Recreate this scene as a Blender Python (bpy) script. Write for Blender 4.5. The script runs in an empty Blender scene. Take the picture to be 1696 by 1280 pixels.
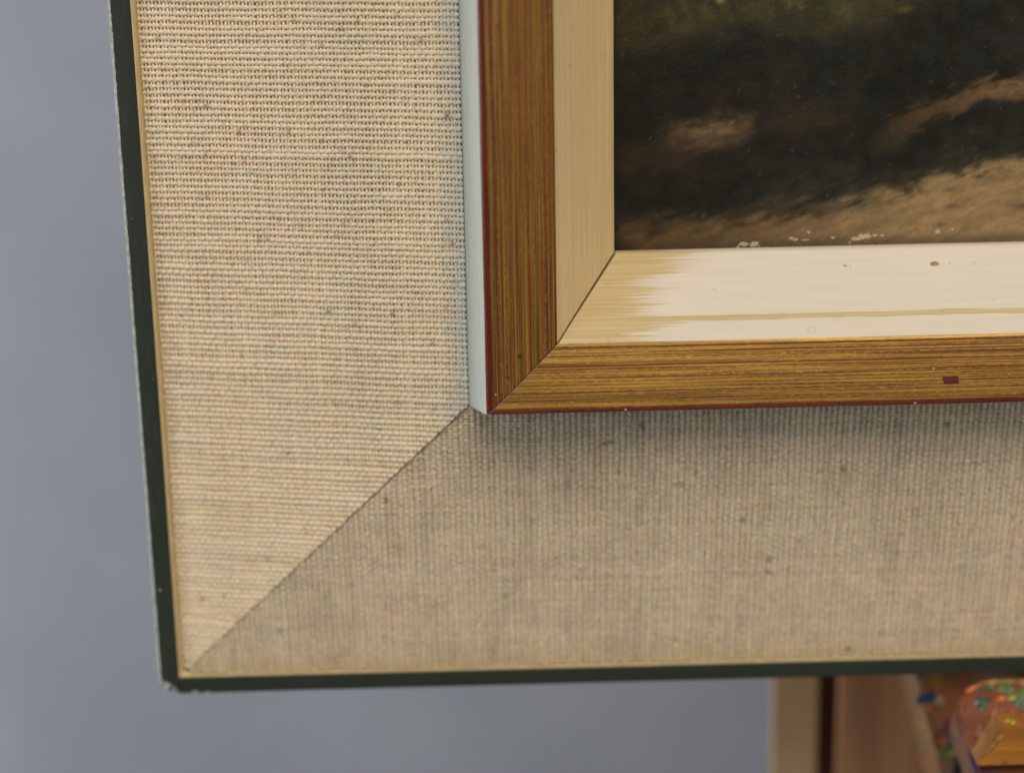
import bpy, math, random
import numpy as np
from mathutils import Matrix, Vector, Euler
rng = np.random.default_rng(7); random.seed(7)
scene = bpy.context.scene
col = scene.collection
MM = 0.001
# ---------------------------------------------------------------- place: the frame leans back on the easel
LEAN = math.radians(84)
T = Matrix.Translation((0, 0, 0.90)) @ Matrix.Rotation(LEAN, 4, 'X')      # frame plane (x right, y up, z out) -> world
# ---------------------------------------------------------------- camera
cam = bpy.data.cameras.new('camera'); cam_ob = bpy.data.objects.new('camera', cam); col.objects.link(cam_ob)
def rotm(a, b, c):
    return Matrix.Rotation(a, 4, 'X') @ Matrix.Rotation(b, 4, 'Y') @ Matrix.Rotation(c, 4, 'Z')
cam_ob.matrix_world = T @ Matrix.Translation((62.254*MM, 178.359*MM, 368.063*MM)) @ rotm(-0.311, -0.0147, -0.0238)
cam.sensor_width = 22.3; cam.lens = 22.3*3499.5/1696
cam.clip_start = 0.01; cam.clip_end = 50
cam.dof.use_dof = True; cam.dof.focus_distance = 0.364; cam.dof.aperture_fstop = 4.8
scene.camera = cam_ob
# ---------------------------------------------------------------- light: a big cool window upper left, dim warm room
world = bpy.data.worlds.new('World'); scene.world = world; world.use_nodes = True
world.node_tree.nodes['Background'].inputs[0].default_value = (0.95, 0.97, 1.0, 1)
world.node_tree.nodes['Background'].inputs[1].default_value = 0.10
def area(name, loc, target, sx, sy, power, color):
    l = bpy.data.lights.new(name, 'AREA'); l.shape = 'RECTANGLE'; l.size = sx; l.size_y = sy; l.energy = power; l.color = color
    o = bpy.data.objects.new(name, l); col.objects.link(o); o.location = loc
    o.rotation_euler = (Vector(target)-Vector(loc)).to_track_quat('-Z', 'Y').to_euler(); return o
area('overhead_softbox', (0.26, -0.94, 2.30), (0.10, 0, 0.98), 1.0, 0.95, 17.5, (1.0, 0.88, 0.72))
area('window_light', (-1.15, -0.88, 1.26), (0.10, 0, 0.98), 0.7, 1.0, 7.0, (0.80, 0.92, 1.0))
area('room_lamp', (1.30, -0.55, 1.50), (0.10, 0, 0.98), 0.6, 0.6, 6.0, (1.0, 0.80, 0.56))
area('backdrop_light', (-1.45, 0.40, 0.95), (-0.45, 1.4, 0.35), 0.6, 0.6, 20, (0.92, 0.96, 1.0))  # unseen lamp added to brighten the backdrop towards the left
scene.view_settings.view_transform = 'Standard'; scene.view_settings.look = 'None'
scene.view_settings.exposure = 0.2; scene.view_settings.gamma = 1.0
scene.render.engine = 'CYCLES'
# ================================================================ helpers
def srgb(r, g, b):
    f = lambda c: (c/255/12.92) if c <= 10 else ((c/255+0.055)/1.055)**2.4
    return (f(r), f(g), f(b), 1)
class NT:
    """tiny node helper"""
    def __init__(s, name, rough=0.6, metal=0.0, spec=0.5):
        s.m = bpy.data.materials.new(name); s.m.use_nodes = True; s.t = s.m.node_tree; s.n = s.t.nodes; s.l = s.t.links
        s.b = s.n['Principled BSDF']; s.b.inputs['Roughness'].default_value = rough
        s.b.inputs['Metallic'].default_value = metal; s.b.inputs['Specular IOR Level'].default_value = spec
    def _set(s, sock, v):
        if hasattr(v, 'is_linked') or hasattr(v, 'links'): s.l.new(v, sock)
        else: sock.default_value = v
    def attr(s, name, out='Vector'):
        n = s.n.new('ShaderNodeAttribute'); n.attribute_name = name; return n.outputs[out]
    def obj(s): return s.n.new('ShaderNodeTexCoord').outputs['Object']
    def sep(s, v):
        n = s.n.new('ShaderNodeSeparateXYZ'); s.l.new(v, n.inputs[0]); return n.outputs
    def comb(s, x, y, z=0.0):
        n = s.n.new('ShaderNodeCombineXYZ')
        for i, v in enumerate((x, y, z)): s._set(n.inputs[i], v)
        return n.outputs[0]
    def math(s, op, a, b=0.0, clamp=False):
        n = s.n.new('ShaderNodeMath'); n.operation = op; n.use_clamp = clamp
        s._set(n.inputs[0], a); s._set(n.inputs[1], b); return n.outputs[0]
    def noise(s, vec, scale=1.0, detail=2.0, rough=0.5, dist=0.0):
        n = s.n.new('ShaderNodeTexNoise'); s.l.new(vec, n.inputs['Vector'])
        n.inputs['Scale'].default_value = scale; n.inputs['Detail'].default_value = detail
        n.inputs['Roughness'].default_value = rough; n.inputs['Distortion'].default_value = dist
        return n.outputs[0]
    def step(s, v, a, b, lo=0.0, hi=1.0):
        n = s.n.new('ShaderNodeMapRange'); n.interpolation_type = 'SMOOTHSTEP'
        s._set(n.inputs[0], v); n.inputs[1].default_value = a; n.inputs[2].default_value = b
        n.inputs[3].default_value = lo; n.inputs[4].default_value = hi; return n.outputs[0]
    def mix(s, f, a, b, mode='MIX'):
        n = s.n.new('ShaderNodeMix'); n.data_type = 'RGBA'; n.blend_type = mode
        s._set(n.inputs[0], f); s._set(n.inputs[6], a); s._set(n.inputs[7], b); return n.outputs[2]
    def base(s, v): s._set(s.b.inputs['Base Color'], v)
    def rough(s, v): s._set(s.b.inputs['Roughness'], v)
    def bump(s, h, strength=0.3, dist=0.0002):
        n = s.n.new('ShaderNodeBump'); n.inputs['Strength'].default_value = strength; n.inputs['Distance'].default_value = dist
        s.l.new(h, n.inputs['Height']); s.l.new(n.outputs[0], s.b.inputs['Normal'])
    def spot(s, a, t, ca, ct, ra, rt, wob=None):
        """1 inside an ellipse centred (ca,ct) in the (a,t) mm coordinates"""
        d = s.math('ADD', s.math('POWER', s.math('DIVIDE', s.math('ABSOLUTE', s.math('SUBTRACT', a, ca)), ra), 2.0),
                   s.math('POWER', s.math('DIVIDE', s.math('ABSOLUTE', s.math('SUBTRACT', t, ct)), rt), 2.0))
        if wob is not None: d = s.math('ADD', d, wob)
        return s.step(d, 0.8, 1.15, 1.0, 0.0)
def scl(v, k, s): return s.math('MULTIPLY', v, k)

def mesh_raw(name, V, loops, starts, totals, smooth=True):
    me = bpy.data.meshes.new(name)
    me.vertices.add(len(V)); me.vertices.foreach_set('co', np.asarray(V, np.float32).ravel())
    me.loops.add(len(loops)); me.loops.foreach_set('vertex_index', np.asarray(loops, np.int32))
    me.polygons.add(len(starts)); me.polygons.foreach_set('loop_start', np.asarray(starts, np.int32))
    try: me.polygons.foreach_set('loop_total', np.asarray(totals, np.int32))
    except Exception: pass
    me.update(calc_edges=True); me.validate()
    me.polygons.foreach_set('use_smooth', np.full(len(me.polygons), smooth)); me.update()
    return me
def link(name, me, mat, parent=None, **props):
    o = bpy.data.objects.new(name, me); col.objects.link(o)
    if mat is not None and me is not None:
        me.materials.clear(); me.materials.append(mat)
    if parent is not None: o.parent = parent
    for k, v in props.items(): o[k] = v
    return o
def thing(name, label, cat, M=T):
    o = bpy.data.objects.new(name, None); col.objects.link(o); o.matrix_world = M; o.empty_display_size = 0.05
    o['label'] = label; o['category'] = cat; return o
import bmesh
def fixnormals(me):
    bm = bmesh.new(); bm.from_mesh(me); bmesh.ops.recalc_face_normals(bm, faces=bm.faces[:]); bm.to_mesh(me); bm.free()
def sharp_by_angle(me, deg=35):
    try: me.set_sharp_from_angle(angle=math.radians(deg))
    except Exception: pass

# ================================================================ the frame's mouldings
W_, H_ = 480.0, 400.0
sC, zC, sD, zD = 4.60, -0.12, 60.0, 10.46
sE, zE, sF, zF, sG, zG = 63.23, 25.55, 75.32, 24.96, 86.32, 6.54
def rail_map(k, s, t, z):
    if k == 0: return (s, t, z)            # left
    if k == 1: return (t, s, z)            # bottom
    if k == 2: return (W_-s, t, z)         # right
    return (t, H_-s, z)                    # top
def rail(k, name, prof, mat, parent, g0=0.0, g1=0.0, n=40, dense=False, wob=0.02, post=None, **props):
    L = H_ if k in (0, 2) else W_
    prof = [np.array(p, float) for p in prof]
    m = len(prof); arcs = [0.0]
    for i in range(1, m): arcs.append(arcs[-1]+float(np.linalg.norm(prof[i]-prof[i-1])))
    u = np.linspace(0, 1, n+1)
    if dense: u = np.unique(np.concatenate([u, np.linspace(0, 0.035, 26)]))
    V, ST = [], []
    ph = rng.uniform(0, 6, 4)
    for j, uu in enumerate(u):
        for i, (s, z) in enumerate(prof):
            g = g0 + g1*max(0, s-60)/26
            t = (s+g)*(1-uu)+(L-s-g)*uu
            w = wob*(math.sin(t*.11+ph[0])+.6*math.sin(t*.37+ph[1])+.3*math.sin(t*1.3+ph[2]))*(1 if 0 < j < len(u)-1 else 0)
            x, y, zz = rail_map(k, s+w*.6, t, z+w)
            if post: x, y, zz = post(x, y, zz)
            V.append((x*MM, y*MM, zz*MM)); ST.append((s, t, arcs[i]+100*k))
    loops, starts, totals = [], [], []
    for j in range(len(u)-1):
        for i in range(m):
            i2 = (i+1) % m
            starts.append(len(loops)); totals.append(4)
            loops += [j*m+i, j*m+i2, (j+1)*m+i2, (j+1)*m+i]
    for base in (0, (len(u)-1)*m):
        starts.append(len(loops)); totals.append(m); loops += list(range(base, base+m))
    me = mesh_raw(name, V, loops, starts, totals); fixnormals(me)
    a = me.attributes.new('st', 'FLOAT_VECTOR', 'POINT'); a.data.foreach_set('vector', np.array(ST, np.float32).ravel())
    sharp_by_angle(me, 30)
    return link(name, me, mat, parent, **props)

# ---- materials of the frame
def st_nodes(N):
    s, t, a = N.sep(N.attr('st'))
    am = N.math('MODULO', a, 100.0)
    return s, t, am, a
def mat_green(worn):
    N = NT('dark_green_paint' + ('_worn' if worn else ''), rough=0.5, spec=0.35)
    s, t, am, a = st_nodes(N); P = N.obj()
    n = N.noise(N.comb(s, t, a), 3.0, 4.0, .6)
    c = N.mix(N.step(n, .35, .7), (0.019, 0.025, 0.0165, 1), (0.027, 0.036, 0.025, 1))
    sp = N.noise(N.comb(s, t, a), 2.2, 1.0)
    c = N.mix(N.step(sp, .80, .84), c, (0.12, 0.13, 0.12, 1))
    c = N.mix(N.math('MULTIPLY', N.step(N.noise(N.comb(N.math('MULTIPLY', s, 1.2), N.math('MULTIPLY', t, .12), a), 1.0, 5.0, .7), .48, .68), .6), c, (0.036, 0.044, 0.034, 1))
    c = N.mix(N.math('MULTIPLY', N.step(N.noise(N.comb(N.math('MULTIPLY', s, 5.0), N.math('MULTIPLY', t, .5), a), 1.0, 3.0, .7), .66, .72), .5), c, (0.075, 0.085, 0.075, 1))
    # small pale nicks
    for (cs, ct, r) in (((1.0, 21.5, .26), (2.6, 63.0, .10), (.9, 93, .09)) if worn else ((.25, 6.2, .45), (.15, 8.6, .3), (1.9, 118, .08))):
        c = N.mix(N.math('MULTIPLY', N.spot(s, t, cs, ct, r, r*1.4), .6 if not worn else .4), c, (0.45, 0.47, 0.5, 1))
    # fine scratch
    edge = N.noise(N.comb(N.math('MULTIPLY', s, .3), t, a), .9, 5.0, .7)
    if worn:   # the outside arris rubbed through to pale primer
        lim = N.math('ADD', N.step(edge, .3, .8, -.10, .12), 0.03)
        m = N.step(N.math('SUBTRACT', s, lim), -.05, .02, 1.0, 0.0)
        prim = N.mix(N.step(N.noise(N.comb(s, t, a), .7, 3.0), .4, .65), (0.46, 0.50, 0.47, 1), (0.33, 0.33, 0.27, 1))
        c = N.mix(m, c, prim)
    # bruised corner: plaster and brown wood show
    k = N.math('ADD', N.math('DIVIDE', s, 1.0), N.math('MULTIPLY', t, .22))
    wob = N.noise(N.comb(s, t, a), 1.7, 4.0, .7)
    near = N.step(N.math('ADD', N.math('ADD', N.math('MULTIPLY', s, 1.0), N.math('ABSOLUTE', N.math('SUBTRACT', t, 1.6))), N.math('MULTIPLY', wob, 2.2)), 2.15, 2.6, 1.0, 0.0)
    chipc = N.mix(N.step(N.noise(N.comb(s, t, a), 1.2, 3.0), .45, .6), (0.52, 0.52, 0.54, 1), (0.13, 0.075, 0.04, 1))
    c = N.mix(near, c, chipc)
    N.base(c); N.bump(N.noise(N.comb(s, N.math('MULTIPLY', t, .4), a), 6.0, 4.0), .25, .00008)
    return N.m
def mat_lip():
    N = NT('ochre_slip_paint', rough=.6, spec=.3); s, t, am, a = st_nodes(N)
    n = N.noise(N.comb(N.math('MULTIPLY', s, 3.0), N.math('MULTIPLY', t, .25), a), 1.0, 4.0, .6)
    N.base(N.mix(N.step(n, .3, .7), (0.53, 0.39, 0.19, 1), (0.64, 0.49, 0.27, 1))); N.bump(n, .3, .0001); return N.m
def mat_backing():
    N = NT('linen_backing', rough=.95, spec=.1); s, t, am, a = st_nodes(N)
    n = N.noise(N.comb(s, t, a), .6, 5.0, .6)
    n2 = N.noise(N.comb(N.math('MULTIPLY', s, .4), N.math('MULTIPLY', t, 3.0), a), 1.0, 3.0)
    c = N.mix(n, (0.66, 0.52, 0.34, 1), (0.74, 0.60, 0.42, 1))
    N.base(N.mix(N.step(n2, .4, .6), c, (0.60, 0.46, 0.29, 1))); N.bump(n2, .8, .0004); return N.m
def mat_fillet():
    N = NT('pale_grey_side_paint', rough=.55, spec=.3); s, t, am, a = st_nodes(N)
    n = N.noise(N.comb(N.math('MULTIPLY', am, 1.6), N.math('MULTIPLY', t, .012), a), 2.0, 5.0, .65)
    c = N.mix(N.step(n, .3, .7), (0.48, 0.49, 0.43, 1), (0.58, 0.59, 0.52, 1))
    c = N.mix(N.math('MULTIPLY', N.step(N.noise(N.comb(am, N.math('MULTIPLY', t, .4), a), .6, 5.0, .65), .48, .66), .3), c, (0.40, 0.385, 0.34, 1))
    c = N.mix(N.step(N.noise(N.comb(am, t, a), 1.4, 1.0), .77, .82), c, (0.25, 0.25, 0.22, 1))
    # a run of paint
    N.base(c)
    h = N.math('ADD', N.math('MULTIPLY', n, .5), N.math('MULTIPLY', N.spot(am, t, 7.0, 72.3, 1.3, .6), .8))
    N.bump(h, .5, .0001); return N.m
def mat_gold():
    N = NT('rubbed_gold_over_red', rough=.42, metal=.55, spec=.5); s, t, am, a = st_nodes(N)
    def st(kx, kt, sc=1.0, det=3.0, r=.6, off=0.0):
        return N.noise(N.comb(N.math('MULTIPLY', a, kx), N.math('MULTIPLY', t, kt), off), sc, det, r)
    gold = N.mix(N.step(st(3.5, .05), .3, .7), (0.38, 0.205, 0.036, 1), (0.66, 0.40, 0.064, 1))
    gold = N.mix(N.math('MULTIPLY', N.step(st(9, .8, off=3), .5, .7), .5), gold, (0.20, 0.10, 0.04, 1))
    red = N.mix(N.step(st(2, .2, off=5), .35, .65), (0.10, 0.014, 0.005, 1), (0.18, 0.028, 0.009, 1))
    f1 = N.step(st(3.0, .006, det=3.0, off=11), .54, .57)
    f2 = N.step(st(4.6, .010, det=3.0, r=.75, off=17), .50, .55)
    f3 = N.step(st(1.6, .003, det=1.0, off=23), .66, .69)
    brk = N.step(st(5.0, .7, det=4.0, r=.75, off=29), .40, .54)
    brk2 = N.step(st(1.2, .02, det=2.0, off=31), .35, .6, .35, 1.0)
    m = N.math('MAXIMUM', N.math('MULTIPLY', f2, N.math('MULTIPLY', brk, brk2)), N.math('MULTIPLY', N.math('MAXIMUM', N.math('MULTIPLY', f1, brk), f3), .85))
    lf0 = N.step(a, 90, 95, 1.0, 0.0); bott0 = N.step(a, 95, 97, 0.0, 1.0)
    leftdim = N.math('MULTIPLY', N.math('MULTIPLY', lf0, N.step(st(5.0, .008, det=4.0, r=.85, off=53), .42, .55)), .55)  # left rail's weaker reflection put into its colour as dark red streaks
    gold = N.mix(leftdim, gold, (0.17, 0.058, 0.018, 1))
    glint = N.math('MULTIPLY', bott0, N.step(N.noise(N.comb(N.math('MULTIPLY', a, 1.6), N.math('MULTIPLY', t, .7), 3.3), 3.0, 4.0, .7), .54, .66))  # yellow glints put into the colour of every rail but the left
    gold = N.mix(N.math('MULTIPLY', glint, .7), gold, (0.78, 0.50, 0.10, 1))
    c = N.mix(m, gold, red)
    dk = N.step(st(4.0, .008, det=3.0, r=.75, off=41), .53, .57)
    c = N.mix(N.math('MULTIPLY', dk, .8), c, (0.075, 0.018, 0.009, 1))
    # long single scores through the leaf, where the comb dragged: rail, distance across, half width, strength, tone
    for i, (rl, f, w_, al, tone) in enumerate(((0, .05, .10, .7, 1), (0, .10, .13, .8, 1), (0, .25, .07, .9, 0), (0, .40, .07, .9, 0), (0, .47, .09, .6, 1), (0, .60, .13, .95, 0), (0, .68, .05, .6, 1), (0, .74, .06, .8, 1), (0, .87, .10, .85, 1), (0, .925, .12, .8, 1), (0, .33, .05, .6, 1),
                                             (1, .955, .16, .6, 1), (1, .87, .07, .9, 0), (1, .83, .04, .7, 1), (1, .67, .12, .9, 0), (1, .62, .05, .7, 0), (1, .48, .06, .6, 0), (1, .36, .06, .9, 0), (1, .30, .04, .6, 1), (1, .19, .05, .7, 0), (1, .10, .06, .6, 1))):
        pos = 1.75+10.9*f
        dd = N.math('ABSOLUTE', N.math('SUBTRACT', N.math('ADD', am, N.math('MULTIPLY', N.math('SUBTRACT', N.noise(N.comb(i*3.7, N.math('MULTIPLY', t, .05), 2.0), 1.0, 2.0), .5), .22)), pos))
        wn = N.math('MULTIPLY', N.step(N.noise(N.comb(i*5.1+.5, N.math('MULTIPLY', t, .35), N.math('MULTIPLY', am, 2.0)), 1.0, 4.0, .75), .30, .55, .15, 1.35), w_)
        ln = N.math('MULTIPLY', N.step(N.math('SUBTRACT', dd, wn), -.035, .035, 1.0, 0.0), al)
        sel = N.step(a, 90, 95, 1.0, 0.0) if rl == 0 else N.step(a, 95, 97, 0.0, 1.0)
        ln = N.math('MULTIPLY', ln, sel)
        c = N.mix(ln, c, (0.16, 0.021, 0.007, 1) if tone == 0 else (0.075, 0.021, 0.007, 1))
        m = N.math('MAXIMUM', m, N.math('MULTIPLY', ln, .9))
    # the bare red arris along the outside and a thin line along the inside
    wobe = st(.0, .5, det=4.0, off=7)
    eo = N.step(N.math('ADD', am, N.math('MULTIPLY', wobe, .25)), 1.72, 1.85, 1.0, 0.0)
    c = N.mix(eo, c, (0.150, 0.021, 0.008, 1))
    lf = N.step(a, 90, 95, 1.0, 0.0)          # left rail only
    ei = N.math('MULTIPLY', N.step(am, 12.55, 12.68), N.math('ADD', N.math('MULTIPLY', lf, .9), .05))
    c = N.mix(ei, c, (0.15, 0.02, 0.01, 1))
    bott = N.step(a, 95, 97, 0.0, 1.0)
    m_b = N.math('MULTIPLY', N.step(am, 12.55, 12.68), bott)
    c = N.mix(N.math('MULTIPLY', m_b, .3), c, (0.60, 0.36, 0.08, 1))
    # one squared chip down to the red ground, two green touches near the mitre, tiny white nicks
    sq = N.math('MAXIMUM', N.math('DIVIDE', N.math('ABSOLUTE', N.math('SUBTRACT', N.math('ADD', t, N.math('MULTIPLY', a, .25)), 142.5+26.3)), 1.45),
                N.math('DIVIDE', N.math('ABSOLUTE', N.math('SUBTRACT', a, 105.05)), .78))
    c = N.mix(N.step(N.math('ADD', sq, N.math('MULTIPLY', N.noise(N.comb(a, t, 0.0), 2.6, 4.0, .7), .55)), 1.18, 1.24, 1.0, 0.0), c, (0.13, 0.02, 0.012, 1))
    w = N.math('MULTIPLY', N.noise(N.comb(N.math('MULTIPLY', a, 1.), t, 1.0), 4.0, 3.0), .9)
    for (ca, ct, r) in ((6.4, 73.6, .75), (4.4, 69.9, .6)):
        c = N.mix(N.math('MULTIPLY', N.spot(a, t, ca, ct, r, r*.8, w), .65), c, (0.030, 0.045, 0.012, 1))
    for (ca, ct, r) in ((101.1, 86.9, .18), (101.0, 136.6, .2), (2.2, 66.9, .15), (107.2, 139.5, .15)):
        c = N.mix(N.spot(a, t, ca, ct, r, r), c, (0.6, 0.55, 0.5, 1))
    c = N.mix(N.math('MULTIPLY', N.step(N.noise(N.comb(a, t, 0.0), 1.6, 1.0), .80, .83), .8), c, (0.65, 0.5, 0.2, 1))
    # mitre edge where the leaf stops
    e = N.step(N.math('SUBTRACT', t, s), .17, .28, 1.0, 0.0)
    c = N.mix(N.math('MULTIPLY', N.math('MULTIPLY', e, bott), .6), c, (0.45, 0.38, 0.30, 1))
    N.base(c)
    N.l.new(N.step(m, 0, 1, .58, .03), N.b.inputs['Metallic'])
    N.rough(N.step(m, 0.0, 1.0, .36, .55))
    N.b.inputs['Anisotropic'].default_value = .85       # brushed along its length
    N._set(N.b.inputs['Tangent'], N.mix(lf, (0.0, 0.105, 0.995, 1), (1.0, 0.0, 0.0, 1)))
    N.bump(N.math('ADD', st(4.6, .010, det=3.0, r=.75, off=17), N.math('MULTIPLY', st(5, .5, off=29), .7)), .5, .00012)
    return N.m
def mat_cream(patched):
    N = NT('cream_streaked_paint' + ('_overpainted' if patched else ''), rough=.5, spec=.35); s, t, am, a = st_nodes(N)
    def st(kx, kt, sc=1.0, det=3.0, r=.6, off=0.0):
        return N.noise(N.comb(N.math('MULTIPLY', a, kx), N.math('MULTIPLY', t, kt), off), sc, det, r)
    c = N.mix(N.step(st(1.3, .01), .3, .7), (0.52, 0.415, 0.225, 1), (0.58, 0.48, 0.28, 1))
    c = N.mix(N.math('MULTIPLY', N.step(st(4.5, .015, det=4.0, r=.75, off=4), .47, .58), .55), c, (0.40, 0.29, 0.14, 1))
    c = N.mix(N.math('MULTIPLY', N.step(st(4.0, .015, det=3.0, off=9), .55, .66), .6), c, (0.60, 0.51, 0.34, 1))
    c = N.mix(N.math('MULTIPLY', N.step(N.noise(N.comb(a, t, 2.0), 2.0, 1.0), .77, .80), .6), c, (0.20, 0.13, 0.06, 1))
    c = N.mix(N.math('MULTIPLY', N.step(N.noise(N.comb(a, N.math('MULTIPLY', t, .35), 6.0), 1.3, 2.0), .70, .73), .5), c, (0.25, 0.16, 0.08, 1))
    if patched:
        white = N.mix(N.step(st(1.0, .06, det=3.0, off=71), .35, .65), (0.64, 0.585, 0.51, 1), (0.67, 0.615, 0.54, 1))
        fing = N.math('ADD', N.math('MULTIPLY', N.math('ADD', st(2.2, .03, det=4.0, r=.7, off=13), N.math('MULTIPLY', st(.35, .01, det=2.0, off=63), .7)), 34.0), N.math('MULTIPLY', N.step(am, 14.5, 17.5), 7.0))
        lim = N.math('SUBTRACT', N.math('SUBTRACT', t, fing), 62.0)
        m = N.math('MULTIPLY', N.step(lim, -4.0, 3.5), N.step(N.math('ADD', lim, N.math('MULTIPLY', N.noise(N.comb(N.math('MULTIPLY', a, 5.0), N.math('MULTIPLY', t, .25), 5.0), 1.0, 4.0, .7), 10.0)), 1.0, 6.0))
        band = N.math('ABSOLUTE', N.math('SUBTRACT', N.math('ADD', am, N.math('MULTIPLY', N.math('SUBTRACT', st(.3, .06, det=3.0, off=19), .5), .8)), 5.35))
        bm_ = N.step(N.math('SUBTRACT', band, N.math('MULTIPLY', st(3.0, .12, det=3.0, r=.7, off=21), 1.25)), -.12, .12, 1.0, 0.0)
        m = N.math('MULTIPLY', m, N.math('SUBTRACT', 1.0, N.math('MULTIPLY', bm_, .95)))
        c = N.mix(m, c, white)
        w = N.math('MULTIPLY', N.noise(N.comb(a, t, 1.0), 2.6, 3.0), .8)
        for (ca, ct, ra, rt, colr, al) in (
                (116.9, 142.3, .75, 1.1, (0.24, 0.13, 0.06, 1), .9), (116.7, 142.6, .38, .6, (0.42, 0.30, 0.18, 1), .8),
                (116.9, 126.6, .38, .6, (0.36, 0.25, 0.13, 1), .7), (116.8, 127.5, .2, .25, (0.3, 0.2, 0.1, 1), .6),
                (117.0, 145.0, .25, .22, (0.4, 0.24, 0.1, 1), .7), (117.0, 149.2, .18, .5, (0.45, 0.3, 0.18, 1), .6),
                (112.0, 103.2, .16, .5, (0.4, 0.33, 0.22, 1), .7), (108.0, 151.0, .2, .2, (0.4, 0.3, 0.2, 1), .6)):
            c = N.mix(N.math('MULTIPLY', N.spot(a, t, ca, ct, ra, rt, w), al), c, colr)
        ring = N.math('MULTIPLY', N.spot(a, t, 101.95, 118.9, .75, .85), N.math('SUBTRACT', 1.0, N.spot(a, t, 101.95, 118.9, .55, .62)))
        c = N.mix(N.math('MULTIPLY', ring, .35), c, (0.38, 0.31, 0.2, 1))
    N.base(c)
    N.bump(N.math('ADD', st(5.0, .02, det=4.0, off=4), N.math('MULTIPLY', N.noise(N.comb(a, t, 0.0), 3.0, 3.0), .25)), .3, .0001)
    return N.m
M_green_w, M_green = mat_green(True), mat_green(False)
M_lip, M_back, M_fil, M_gold = mat_lip(), mat_backing(), mat_fillet(), mat_gold()
M_cream, M_creamp = mat_cream(False), mat_cream(True)
Nd = NT('dark_bare_wood', rough=.9, spec=.1); Nd.base((0.035, 0.018, 0.010, 1)); M_dark = Nd.m

frame = thing('picture_frame', 'wide framed border with dark green edge, linen slope and gold and cream inner moulding', 'picture frame')
def bruise(x, y, z):
    # the lower left corner is knocked off
    q = (x+.55)/4.3 + (y+.1)/3.0
    if q < 1 and x < 4.4 and y < 3.1 and (x < 3.3 and y < 3.3):
        d = (1-q)*.62; w = .16*math.sin(x*5.1)+.12*math.sin(y*7.7+z)
        if x < 2.9 and y < 2.9 : x += (d+w*.5)*2.0; y += (d+w*.5)*1.5
    return x, y, z
outer = [(-.55, -20), (-.55, -.55), (-.36, -.12), (0, 0), (3.2, 0), (3.38, -.14), (3.38, -20)]
outer_b = [(-.0, -20), (-.0, -.18), (.14, -.03), (.3, 0), (3.2, 0), (3.38, -.14), (3.38, -20)]
lip = [(3.42, -20), (3.42, -.10), (3.55, -.07), (4.5, -.62), (4.58, -.8), (4.58, -20)]
back = [(4.6, -14), (4.6, -.36), (sD-.4, zD-.26), (sD-.1, zD-1.2), (sD-.1, -14)]
fil = [(sD+.0, zD-4), (sD+.02, zD-.15), (sE-.16, zE-.75), (sE-.02, zE-.9), (64.6, zE-.9), (64.6, zD-4)]
gold = [(sE-.02, zE-.85), (sE, zE-.3), (sE+.22, zE), (sE+3, zE+.14), (sE+7, zE+.1), (sF-.3, zF+.02), (sF, zF-.25), (sF-.1, zF-5), (64.7, zE-5)]
cream = [(sF+.03, zF-.28), (sF+3, zF-5.35), (sG-.5, zG+.75), (sG-.12, zG+.22), (sG, zG-.2), (sG-.1, zG-2.2), (sF+.03, zG-2.2)]
core = [(61.0, -10), (61.0, zD-5), (65.0, zE-2.2), (sF-.4, zF-2.0), (sG-1.6, zG-.6), (sG-1.6, -1.9), (sG-1.6, -10)]
for k in range(4):
    rail(k, 'outer_moulding', outer if k == 0 else outer_b, M_green_w if k == 0 else M_green, frame, n=60, dense=True, wob=.015, post=bruise)
    rail(k, 'ochre_slip', lip, M_lip, frame, g0=.02, n=60, wob=.02)
    rail(k, 'inner_side', fil, M_fil, frame, n=60, wob=.03)
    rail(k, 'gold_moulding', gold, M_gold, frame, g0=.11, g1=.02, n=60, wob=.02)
    rail(k, 'cream_bevel', cream, M_creamp if k == 1 else M_cream, frame, g0=.05, g1=.30 if k < 2 else .05, n=60, wob=.02)
    rail(k, 'moulding_core', core, M_dark, frame, n=2, wob=0)
    rail(k, 'slope_core', [(8, -13), (8, -3), (59, zD-2.2), (59, -13)], M_dark, frame, n=2, wob=0)
linen = [rail(k, 'linen_slope', back, M_back, frame, g0=.2, n=60, wob=0) for k in range(4)]

# ================================================================ woven linen, every thread a real strand
def smooth1(n, cell, amp):
    m = int(n/cell)+3
    xs = np.arange(n)/cell
    p = rng.normal(0, 1, m); i = np.floor(xs).astype(int); f = xs-i; f = f*f*(3-2*f)
    return amp*(p[i]*(1-f)+p[i+1]*f)
def grid2(cell, seed, nx=260, ny=260):
    r = np.random.default_rng(seed); g = r.random((nx, ny))
    def f(x, y):
        x = np.asarray(x)/cell+20; y = np.asarray(y)/cell+20
        i = np.floor(x).astype(int) % (nx-1); j = np.floor(y).astype(int) % (ny-1); a = x-np.floor(x); b = y-np.floor(y)
        a = a*a*(3-2*a); b = b*b*(3-2*b)
        return g[i, j]*(1-a)*(1-b)+g[i+1, j]*a*(1-b)+g[i, j+1]*(1-a)*b+g[i+1, j+1]*a*b
    return f
blotA, blotB, blotC = grid2(9, 1), grid2(3.2, 2), grid2(1.1, 3)
slope = (zD-zC)/(sD-sC); nl = math.hypot(1, slope); NS, NZ = -slope/nl, 1/nl
PW, PJ = 1.07, 0.63          # weft and warp pitch, mm
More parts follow.
